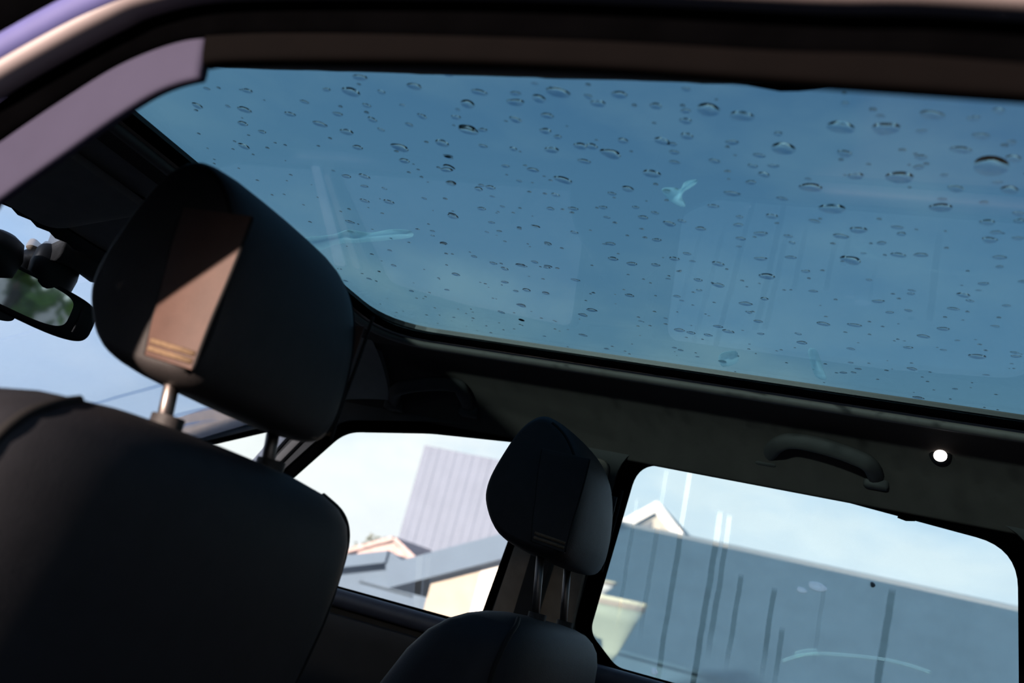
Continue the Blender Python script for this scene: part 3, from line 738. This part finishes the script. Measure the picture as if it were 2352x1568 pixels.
# fine spray between the drops
V, F = [], []
small = []
tries = 0
while len(small) < 420 and tries < 30000:
    tries += 1
    p = Vector((random.uniform(-.32, 1.0), random.uniform(-.38, .40), Z_OUT)); r = random.uniform(.0012, .0026)
    if free(p.x, p.y, r, drops, 1.05): small.append((p.x, p.y, r))
for i, (x, y, r) in enumerate(small):
    v, f = drop_geo(r * random.uniform(.9, 1.4), r, r * .35, i, 10, 3); b = len(V)
    V += [q + Vector((x, y, Z_OUT + .0001)) for q in v]; F += [tuple(b + k for k in q) for q in f]
sp = mesh('fine_droplets', V, F, WATER); tag(sp, 'fine spray of tiny droplets between the raindrops on the glass roof', 'droplets', kind='stuff')

# smeared wet patches on the glass
def smear(label, pix, seed, h=.0012):
    rnd = random.Random(seed); P = [at(a, b, 2, Z_OUT) for a, b in pix]
    c = sum(P, Vector()) / len(P); out = catmull([Vector((p.x, p.y, 0)) for p in P], 5, closed=True)
    rings = [[Vector((c.x + (q.x - c.x) * s, c.y + (q.y - c.y) * s, Z_OUT + .0002 + hh)) for q in out] for s, hh in ((1, 0), (.96, h * .6), (.85, h))]
    V, F = loft(rings); o = mesh('water_smear', V, F, PATCH); tag(o, label, 'water smear', 'smears on the glass roof')
smear('long pale smear running right from the near headrest on the glass roof', [(690, 548), (760, 540), (800, 528), (850, 535), (900, 527), (942, 530), (945, 545), (890, 552), (830, 557), (770, 562), (735, 575), (690, 570)], 1)
smear('forked pale smear right of the centre of the glass roof', [(1520, 435), (1545, 432), (1562, 436), (1572, 420), (1600, 413), (1597, 424), (1572, 440), (1566, 455), (1574, 474), (1556, 472), (1535, 458)], 2)
smear('pale square smear at the lower edge of the glass roof', [(1652, 815), (1690, 806), (1694, 832), (1660, 842)], 3)
smear('pale curved smear at the lower right edge of the glass roof', [(1856, 806), (1876, 805), (1890, 845), (1898, 872), (1872, 862)], 4)

# ================================================================== outside
ASPH = surf('asphalt', (.13, .13, .135), rough=.9, spec=.2, var=.25, nscale=3, bump=.4, bscale=60)
ground = mesh('ground', [(-120, -120, 0), (120, -120, 0), (120, 120, 0), (-120, 120, 0), (-120, -120, -.3), (120, -120, -.3), (120, 120, -.3), (-120, 120, -.3)],
              [(0, 1, 2, 3), (7, 6, 5, 4), (0, 4, 5, 1), (1, 5, 6, 2), (2, 6, 7, 3), (3, 7, 4, 0)], ASPH, smooth=False)
tag(ground, 'grey asphalt ground around the car', 'ground', kind='structure')
WHITE = surf('white_paint', (.48, .45, .42), rough=.6, var=.04)
CREAM = surf('cream_render', (.30, .26, .21), rough=.9, var=.08, nscale=4)
SLATE = surf('blue_grey_roofing', (.022, .046, .064), rough=.8, spec=.12, var=.12, nscale=1.2)
SLATE_L = surf('pale_blue_roofing', (.05, .08, .10), rough=.75, spec=.25, var=.10, nscale=1.2)
GUTTER = surf('grey_ridge_cap', (.09, .10, .105), rough=.6, var=.08)
CLAD = surf('pale_cladding', (.115, .135, .185), rough=.8, var=.05, nscale=2)
PALEBLUE = surf('light_blue_render', (.06, .092, .135), rough=.8, var=.06, nscale=2)
REDTILE = surf('red_tile', (.34, .25, .235), rough=.9, var=.2, nscale=6)
GREYBOARD = surf('grey_board', (.09, .085, .085), rough=.8)  # dark line below the left bargeboard of the gable
PANE = surf('dark_window', (.03, .04, .05), rough=.1, spec=.6)
BARK = surf('bark', (.07, .05, .035), rough=.95, var=.3, nscale=8)
LEAF = surf('leaf_green', (.13, .21, .04), rough=.7, spec=.3, var=.4, nscale=3)
LEAF_P = surf('leaf_pale', (.16, .17, .12), rough=.8, spec=.3, var=.3, nscale=3)

def slab(name, quad, th, m, parent):
    q = [Vector(p) for p in quad]; n = (q[1] - q[0]).cross(q[3] - q[0]).normalized()
    if n.z < 0: n = -n
    V = q + [p + n * th for p in q]
    return mesh(name, V, [(3, 2, 1, 0), (4, 5, 6, 7), (0, 1, 5, 4), (1, 2, 6, 5), (2, 3, 7, 6), (3, 0, 4, 7)], m, parent, smooth=False)
def gable_house(name, label, cx, y0, y1, hw, eave, apex, wallm, roofm, boardm=None, boardw=.3, over=.35, slit=False):
    root = empty(name, (cx, (y0 + y1) / 2, 0)); tag(root, label, 'house', 'buildings beyond the car')
    P = [(cx - hw, 0), (cx + hw, 0), (cx + hw, eave), (cx, apex - .05), (cx - hw, eave)]
    V = [(x, y0, z) for x, z in P] + [(x, y1, z) for x, z in P]
    F = [(0, 1, 2, 3, 4), (9, 8, 7, 6, 5)] + [(k, (k + 1) % 5, 5 + (k + 1) % 5, 5 + k) for k in range(5)]
    mesh('wall', V, F, wallm, root, smooth=False)
    sl = (apex - eave) / hw
    for s in (-1, 1):
        slab('roof_slope', [(cx, y0 - over, apex), (cx + s * (hw + .3), y0 - over, eave - .3 * sl), (cx + s * (hw + .3), y1 + over, eave - .3 * sl), (cx, y1 + over, apex)], .10, roofm, root)
        if boardm:
            yb = y0 - over - .05
            slab('bargeboard', [(cx, yb, apex + .12), (cx + s * (hw + .35), yb, eave - .35 * sl + .12), (cx + s * (hw + .35), yb, eave - .35 * sl + .12 - boardw), (cx, yb, apex + .12 - boardw)], .06, boardm, root)
    if slit:
        slab('eaves_board', [(cx - .15, y0 - .06, apex - boardw - .25), (cx - hw * .55, y0 - .06, apex - boardw - .25 - hw * .45 * sl), (cx - hw * .55, y0 - .06, apex - boardw - .50 - hw * .45 * sl), (cx - .10, y0 - .06, apex - boardw - .55)], .05, GREYBOARD, root)
    # a window in the gable wall
    mesh('window', [(cx - .5, y0 - .03, 1.0), (cx + .5, y0 - .03, 1.0), (cx + .5, y0 - .03, min(2.2, eave)), (cx - .5, y0 - .03, min(2.2, eave)), (cx - .5, y0 + .03, 1.0), (cx + .5, y0 + .03, 1.0), (cx + .5, y0 + .03, min(2.2, eave)), (cx - .5, y0 + .03, min(2.2, eave))],
         [(0, 1, 2, 3), (7, 6, 5, 4), (0, 4, 5, 1), (1, 5, 6, 2), (2, 6, 7, 3), (3, 7, 4, 0)], PANE, root, smooth=False)
    return root
# long hall with the blue-grey roof
ra, rb = at(1480, 1212, 1, 30.0), at(2352, 1415, 1, 30.0)
RZ = (ra.z + rb.z) / 2; XL, XR, EZ = -7.4, 20.0, .90
hall = empty('hall', (6, 30, 0)); tag(hall, 'long low hall with a blue-grey roof, outside the rear door window', 'building', 'buildings beyond the car')
slab('roof_slope', [(XL, 20, EZ), (XR, 20, EZ), (XR, 30, RZ), (XL, 30, RZ)], .08, SLATE, hall)
slab('roof_slope', [(XL, 40, EZ), (XR, 40, EZ), (XR, 30, RZ), (XL, 30, RZ)], .08, SLATE, hall)
V, F = sweep([Vector((XL, 29.97, RZ + .03)), Vector((XR, 29.97, RZ + .03))], ell(.12, .20, 10), (0, 1, 0)); mesh('ridge_cap', V, F, GUTTER, hall)
mesh('wall', [(XL + .3, 20.4, 0), (XR - .3, 20.4, 0), (XR - .3, 39.6, 0), (XL + .3, 39.6, 0), (XL + .3, 20.4, EZ), (XR - .3, 20.4, EZ), (XR - .3, 39.6, EZ), (XL + .3, 39.6, EZ), (XL + .3, 30, RZ - .1), (XR - .3, 30, RZ - .1)],
     [(0, 1, 5, 4), (1, 2, 6, 9, 5), (2, 3, 7, 6), (3, 0, 4, 8, 7), (4, 5, 9, 8), (6, 7, 8, 9), (3, 2, 1, 0)], SLATE, hall, smooth=False)
# white gable above the roofs
pk = at(1510, 1155, 1, 46.0)
gable_house('white_gable_house', 'white gabled house peeking above the blue-grey roofs', pk.x, 46.3, 56, 3.2, pk.z - 2.7, pk.z, CREAM, SLATE_L, WHITE, .62, .3, True)
# boats laid up in front of the hall, bows to the right
HULL = surf('cream_gelcoat', (.20, .23, .17), rough=.35, spec=.5, var=.06, nscale=2)
HULL_W = surf('white_gelcoat', (.45, .45, .42), rough=.35, spec=.5, var=.04)
BAND = surf('beige_band', (.24, .20, .15), rough=.4)
RAILC = surf('cream_rail', (.42, .42, .30), rough=.4)
def boat(label, tip, length, beam, depth, rake, hm):
    root = empty('boat', (tip.x - length / 2, tip.y, 0)); tag(root, label, 'boat', 'boats laid up beside the hall')
    def section(t, s0, s1, off=0):      # t 0 bow .. 1 stern
        b = beam / 2 * min(1, (t * 2.2)) ** .6 + .01 + off; zt = tip.z - .10 * t * (1 - .3 * t); zb = tip.z - depth * min(1, .25 + t * 2.0)
        zb = tip.z - depth; out = []
        for k in range(9):
            a = -1 + 2 * k / 8; v = 1 - abs(a) ; u = abs(a) ** .55 * math.copysign(1, a)
            h = s0 + (s1 - s0) * v
            z = zt + (zb - zt) * h
            x = tip.x - t * length - rake * h * (1 - t)
            out.append(Vector((x, tip.y + u * b * (1 - .75 * h ** 2.2), z)))
        return out
    ts = [0, .02, .06, .12, .2, .32, .5, .75, 1]
    V, F = loft([section(t, 0.13, 1) for t in ts]); mesh('hull', V, F, hm, root)
    for (a, b, m_, nm) in ((.0, .055, RAILC, 'gunwale'), (.055, .135, BAND, 'sheer_band')):
        rings = []
        for t in ts:
            q0, q1 = section(t, a, a, .012), section(t, b, b, .012)
            def lvl(h, sg):
                bb = beam / 2 * min(1, (t * 2.2)) ** .6 + .022; zt = tip.z - .10 * t * (1 - .3 * t); zb = tip.z - depth
                return Vector((tip.x - t * length - rake * h * (1 - t), tip.y + sg * bb * (1 - .75 * h ** 2.2), zt + (zb - zt) * h))
            rings.append([lvl(a, -1), lvl(a, 1), lvl(b, 1), lvl(b, -1)])
        V, F = loft(rings); mesh(nm, V, F, m_, root, smooth=False)
    for t in (.35, .8):     # cradle legs down to the ground
        x = tip.x - t * length
        for sg in (-1, 1):
            V, F = sweep([Vector((x, tip.y + sg * beam * .42, 0)), Vector((x, tip.y + sg * beam * .30, tip.z - depth * .62))], ell(.035, .035, 8), (1, 0, 0)); mesh('cradle_leg', V, F, STEEL, root)
tipA = at(1491, 1388, 1, 9.0); stem = at(1412, 1513, 1, 9.0)
boat('cream boat bow pointing right, low beside the far headrest', tipA, 1.30, .8, (tipA.z - stem.z) * 1.15, (tipA.x - stem.x) * 1.15, HULL)
tipB = at(1422, 1338, 1, 10.2)
boat('small white boat bow at the left edge of the rear door window', tipB, 1.0, .6, .40, .30, HULL_W)

# tall pale clad building in the front window
tl = at(972, 1020, 1, 25.0); TZ = tl.z; TX1 = tl.x + 4.6
tb = empty('tall_building', (tl.x + 2, 28, 0)); tag(tb, 'tall pale lilac clad building in the front door window', 'building', 'buildings beyond the car')
mesh('wall', [(tl.x + .05, 25.1, 0), (TX1, 25.1, 0), (TX1, 33, 0), (tl.x + .05, 33, 0), (tl.x + .05, 25.1, TZ), (TX1, 25.1, TZ), (TX1, 33, TZ), (tl.x + .05, 33, TZ)],
     [(0, 1, 5, 4), (1, 2, 6, 5), (2, 3, 7, 6), (3, 0, 4, 7), (4, 5, 6, 7), (3, 2, 1, 0)], CLAD, tb, smooth=False)
npn = 16; pw = (TX1 - tl.x) / npn
for k in range(npn):
    x = tl.x + pw * k; dpt = .012 + .006 * (k % 2)
    mesh('cladding_panel', [(x + .006, 25.1, 0), (x + pw - .006, 25.1, 0), (x + pw - .006, 25.1, TZ), (x + .006, 25.1, TZ), (x + .03, 25.1 - dpt, 0), (x + pw - .03, 25.1 - dpt, 0), (x + pw - .03, 25.1 - dpt, TZ), (x + .03, 25.1 - dpt, TZ)],
         [(4, 5, 6, 7), (0, 4, 7, 3), (1, 2, 6, 5), (3, 7, 6, 2), (0, 1, 5, 4)], CLAD, tb, smooth=False)
# pale blue buildings at its foot
a0, a1 = at(948, 1290, 1, 11.0), at(1150, 1237, 1, 11.0)
sl_ = (a1.z - a0.z) / (a1.x - a0.x); x0, x1 = a0.x - .15, at(1268, 1200, 1, 11.0).x
def sz(x): return a0.z + (x - a0.x) * sl_
shed = empty('lean_to_shed', ((x0 + x1) / 2, 12, 0)); tag(shed, 'cream shed under a slanting pale blue roof beside the far headrest', 'shed', 'buildings beyond the car')
BTH = .34
slab('roof', [(x0, 10.8, sz(x0) - BTH), (x1, 10.8, sz(x1) - BTH), (x1, 13.2, sz(x1) - BTH), (x0, 13.2, sz(x0) - BTH)], BTH * .95, PALEBLUE, shed)
xm = at(1092, 1360, 1, 11).x
for nm, xa, xb, m_ in (('wall', x0 + .5, xm, CREAM), ('wall', xm, x1 - .1, WHITE)):
    V = [(xa, 11, 0), (xb, 11, 0), (xb, 13, 0), (xa, 13, 0), (xa, 11, sz(xa) - BTH), (xb, 11, sz(xb) - BTH), (xb, 13, sz(xb) - BTH), (xa, 13, sz(xa) - BTH)]
    mesh(nm, V, [(0, 1, 5, 4), (1, 2, 6, 5), (2, 3, 7, 6), (3, 0, 4, 7), (4, 5, 6, 7), (3, 2, 1, 0)], m_, shed, smooth=False)
hd = at(905, 1286, 1, 13.5)
gable_house('blue_low_house', 'low light blue gabled house at the foot of the front window', hd.x, 13.5, 14.7, 1.5, hd.z - .50, hd.z, PALEBLUE, PALEBLUE, PALEBLUE, .2, .2)
hr_ = at(925, 1248, 1, 21.0)
gable_house('red_roofed_house', 'small house with a red tile roof below the tall building', hr_.x, 20.5, 22.5, .9, hr_.z - .45, hr_.z, REDTILE, REDTILE, None, .2, .1)

def tree(label, x, y, h, cr, m, n=900, seed=1, group='trees around the car park', lo=.35):
    rnd = random.Random(seed); root = empty('tree', (x, y, 0)); tag(root, label, 'tree', group)
    path = catmull([Vector((x, y, 0)), Vector((x + .1, y, h * .25)), Vector((x, y + .1, h * .5)), Vector((x, y, h * .8))], 4)
    V, F = [], []; L = len(path)
    for i, p in enumerate(path):
        r = .16 * h / 6 * (1 - .8 * i / (L - 1)) + .01
        for k in range(8): V.append(p + Vector((r * cos(k * pi / 4), r * sin(k * pi / 4), 0)))
    for i in range(L - 1):
        for k in range(8): F.append((i * 8 + k, i * 8 + (k + 1) % 8, (i + 1) * 8 + (k + 1) % 8, (i + 1) * 8 + k))
    F.append(tuple(range(8))[::-1]); F.append(tuple((L - 1) * 8 + k for k in range(8)))
    mesh('trunk', V, F, BARK, root)
    V, F = [], []
    cz = h * (1 + lo) / 2; hz = h * (1 - lo) / 2
    for i in range(n):
        d = Vector((rnd.gauss(0, 1), rnd.gauss(0, 1), rnd.gauss(0, 1))).normalized(); rr = rnd.uniform(.45, 1) * (1 + .25 * noise.noise(d * 2.2 + Vector((seed, 0, 0))))
        c = Vector((x + d.x * cr * rr, y + d.y * cr * rr, cz + d.z * hz * rr)); s = cr * rnd.uniform(.07, .14)
        a = Vector((rnd.gauss(0, 1), rnd.gauss(0, 1), rnd.gauss(0, 1))).normalized(); b = a.orthogonal().normalized()
        k = len(V); V += [c - a * s, c + b * s * .6, c + a * s, c - b * s * .6 + Vector((0, 0, s * .2))]; F.append((k, k + 1, k + 2)); F.append((k, k + 2, k + 3))
    me = mesh('foliage', V, F, m, root, smooth=False); me['kind'] = 'stuff'
    return root
bp_ = at(862, 1235, 1, 30.0)
tree('pale olive bush left of the tall building, low in the front window', bp_.x, 30.0, bp_.z + .2, .8, LEAF_P, 500, 3, 'trees around the car park', .05)
for i, (tx, ty, th, tcr) in enumerate(((17, -4.2, 4.6, 2.0), (19, 0.2, 5.2, 2.4), (18, 4.6, 4.4, 2.1))):
    tree(['green tree behind the car, towards its near side', 'tall green tree straight behind the car', 'green tree behind the car, towards its far side'][i], tx, ty, th, tcr, LEAF, 1300, 10 + i, 'trees behind the car', .12)

# ------------------------------------------------------------------ near side, unseen: open rear door and, added to block sky light, a hedge
HX, HY = -.33, -.70
dr = empty('door_1', (HX, HY - .45, .35)); tag(dr, 'open rear door swung out beside the doorway', 'car door', kind='structure')
def on_door(u, v, w): return Vector((HX + w - .03 * u, HY - u, v))
plate('door_shell', round_poly([(0, .36), (.90, .36), (1.0, .60), (1.0, 1.06), (0, 1.06)], .05), [], .06, on_door, PAINT, dr, bevel=.012, smooth=True)
plate('door_lining', round_poly([(.05, .42), (.88, .42), (.95, .62), (.95, 1.03), (.05, 1.03)], .05), [], .03, lambda u, v, w: on_door(u, v, w + .04), TRIM_D, dr, bevel=.008, smooth=True)
wo = round_poly([(0, 1.06), (1.0, 1.06), (.92, 1.34), (.80, 1.43), (.02, 1.44)], .05); wi = offset_poly(wo, -.045)
plate('window_frame', wo, [wi], .03, on_door, RUBBER, dr)
plate('door_glass', offset_poly(wi, .006), [], .004, on_door, GL_REAR, dr)
V, F = sweep(catmull([on_door(.55, .86, .055), on_door(.58, .875, .085), on_door(.74, .88, .085), on_door(.77, .865, .055)], 5), ell(.010, .008, 10), (0, 0, 1)); mesh('pull_handle', V, F, GLOSSBLK, dr)
hg = empty('blocker_hedge', (0, -9.5, 0)); tag(hg, 'unseen, added dark green hedge on the near side of the car', 'blocker_hedge')  # out of view, put in to hold low sky light off the cabin
box('hedge_core', (0, -9.5, 1.0), (46, .9, 2.0), surf('hedge_shade', (.012, .022, .008), rough=1, spec=.05), hg)
V, F = [], []; rnd = random.Random(5)
for i in range(9000):
    t = rnd.random(); c = Vector((rnd.uniform(-23, 23), -9.03 + rnd.uniform(0, .12), rnd.uniform(.0, 2.05))) if t < .75 else Vector((rnd.uniform(-23, 23), rnd.uniform(-10, -9), 2.0 + rnd.uniform(0, .1)))
    a = Vector((rnd.gauss(0, 1), rnd.gauss(0, .5), rnd.gauss(0, 1))).normalized() * rnd.uniform(.05, .10); b = a.orthogonal() * .6
    k = len(V); V += [c - a, c + b, c + a, c - b]; F += [(k, k + 1, k + 2), (k, k + 2, k + 3)]
lf = mesh('hedge_leaves', V, F, surf('hedge_leaf', (.03, .06, .015), rough=.7, spec=.2, var=.3, nscale=4), hg, smooth=False); lf['kind'] = 'stuff'

# ------------------------------------------------------------------ glints and a reflected arc set as pale film on the rear door window
SPOT = film_mat('white_glint', (1.0, 1.0, 1.0), .97, noise_amt=.02)  # bright glints on the glass, drawn as white film blobs
def on_pane(px, py, off=.0205):
    u, v = sidept(px, py); return Vector((u, side_y(v) + off, v))
def spot(label, px, py, w, h, m, name='window_glint', cat='glint'):
    c = on_pane(px, py); a = on_pane(px + w / 2, py + w * .12) - c; b = on_pane(px, py - h / 2) - c; n = Vector((0, 1, SIDE_S)).normalized(); rings = []
    for rr, hh in ((1, 0), (.85, .0008), (.5, .0014)):
        rings.append([c + a * cos(t) * rr * (1 + .12 * cos(3 * t)) + b * sin(t) * rr + n * hh for t in [2 * pi * k / 20 for k in range(20)]])
    V, F = loft(rings); o = mesh(name, V, F, m); tag(o, label, cat, 'marks on the rear door window')
spot('larger white glint in the middle of the rear door window', 1876, 1344, 44, 22, SPOT)
spot('smaller white glint just left of the larger one on the rear door window', 1840, 1352, 24, 14, SPOT)
spot('round white glint low at the left of the rear door window', 1498, 1541, 16, 18, SPOT)
spot('tiny dark speck near the roof line in the rear door window', 2005, 1339, 12, 13, RUBBER, 'dirt_speck', 'speck')
ARC = film_mat('reflection_arc_film', (.78, .96, .90), .30, noise_amt=.4, nscale=60)  # reflection on the glass, drawn as a pale film strip
P = catmull([on_pane(a, b) for a, b in ((1796, 1516), (1830, 1505), (1880, 1499), (1950, 1503), (2030, 1512), (2090, 1526), (2138, 1542))], 6)
V, F = sweep(P, ell(.0026, .0008, 8), (0, 1, SIDE_S)); o = mesh('reflection_arc', V, F, ARC); tag(o, 'thin pale reflected arc low on the rear door window', 'reflection')
P = [on_pane(a, b) for a, b in ((1826, 1502), (1850, 1495), (1876, 1494))]
V, F = sweep(catmull(P, 5), ell(.0048, .0008, 8), (0, 1, SIDE_S)); mesh('reflection_patch', V, F, ARC, o)

# low white wall behind the car, seen in the mirror
lw = empty('garden_wall', (13.5, 0, 0)); tag(lw, 'low white rendered wall behind the car, seen in the mirror', 'wall')
box('wall_body', (13.5, 0, .33), (.30, 26, .66), WHITE, lw, .01)
box('coping', (13.5, 0, .69), (.40, 26.1, .06), GUTTER, lw, .01)
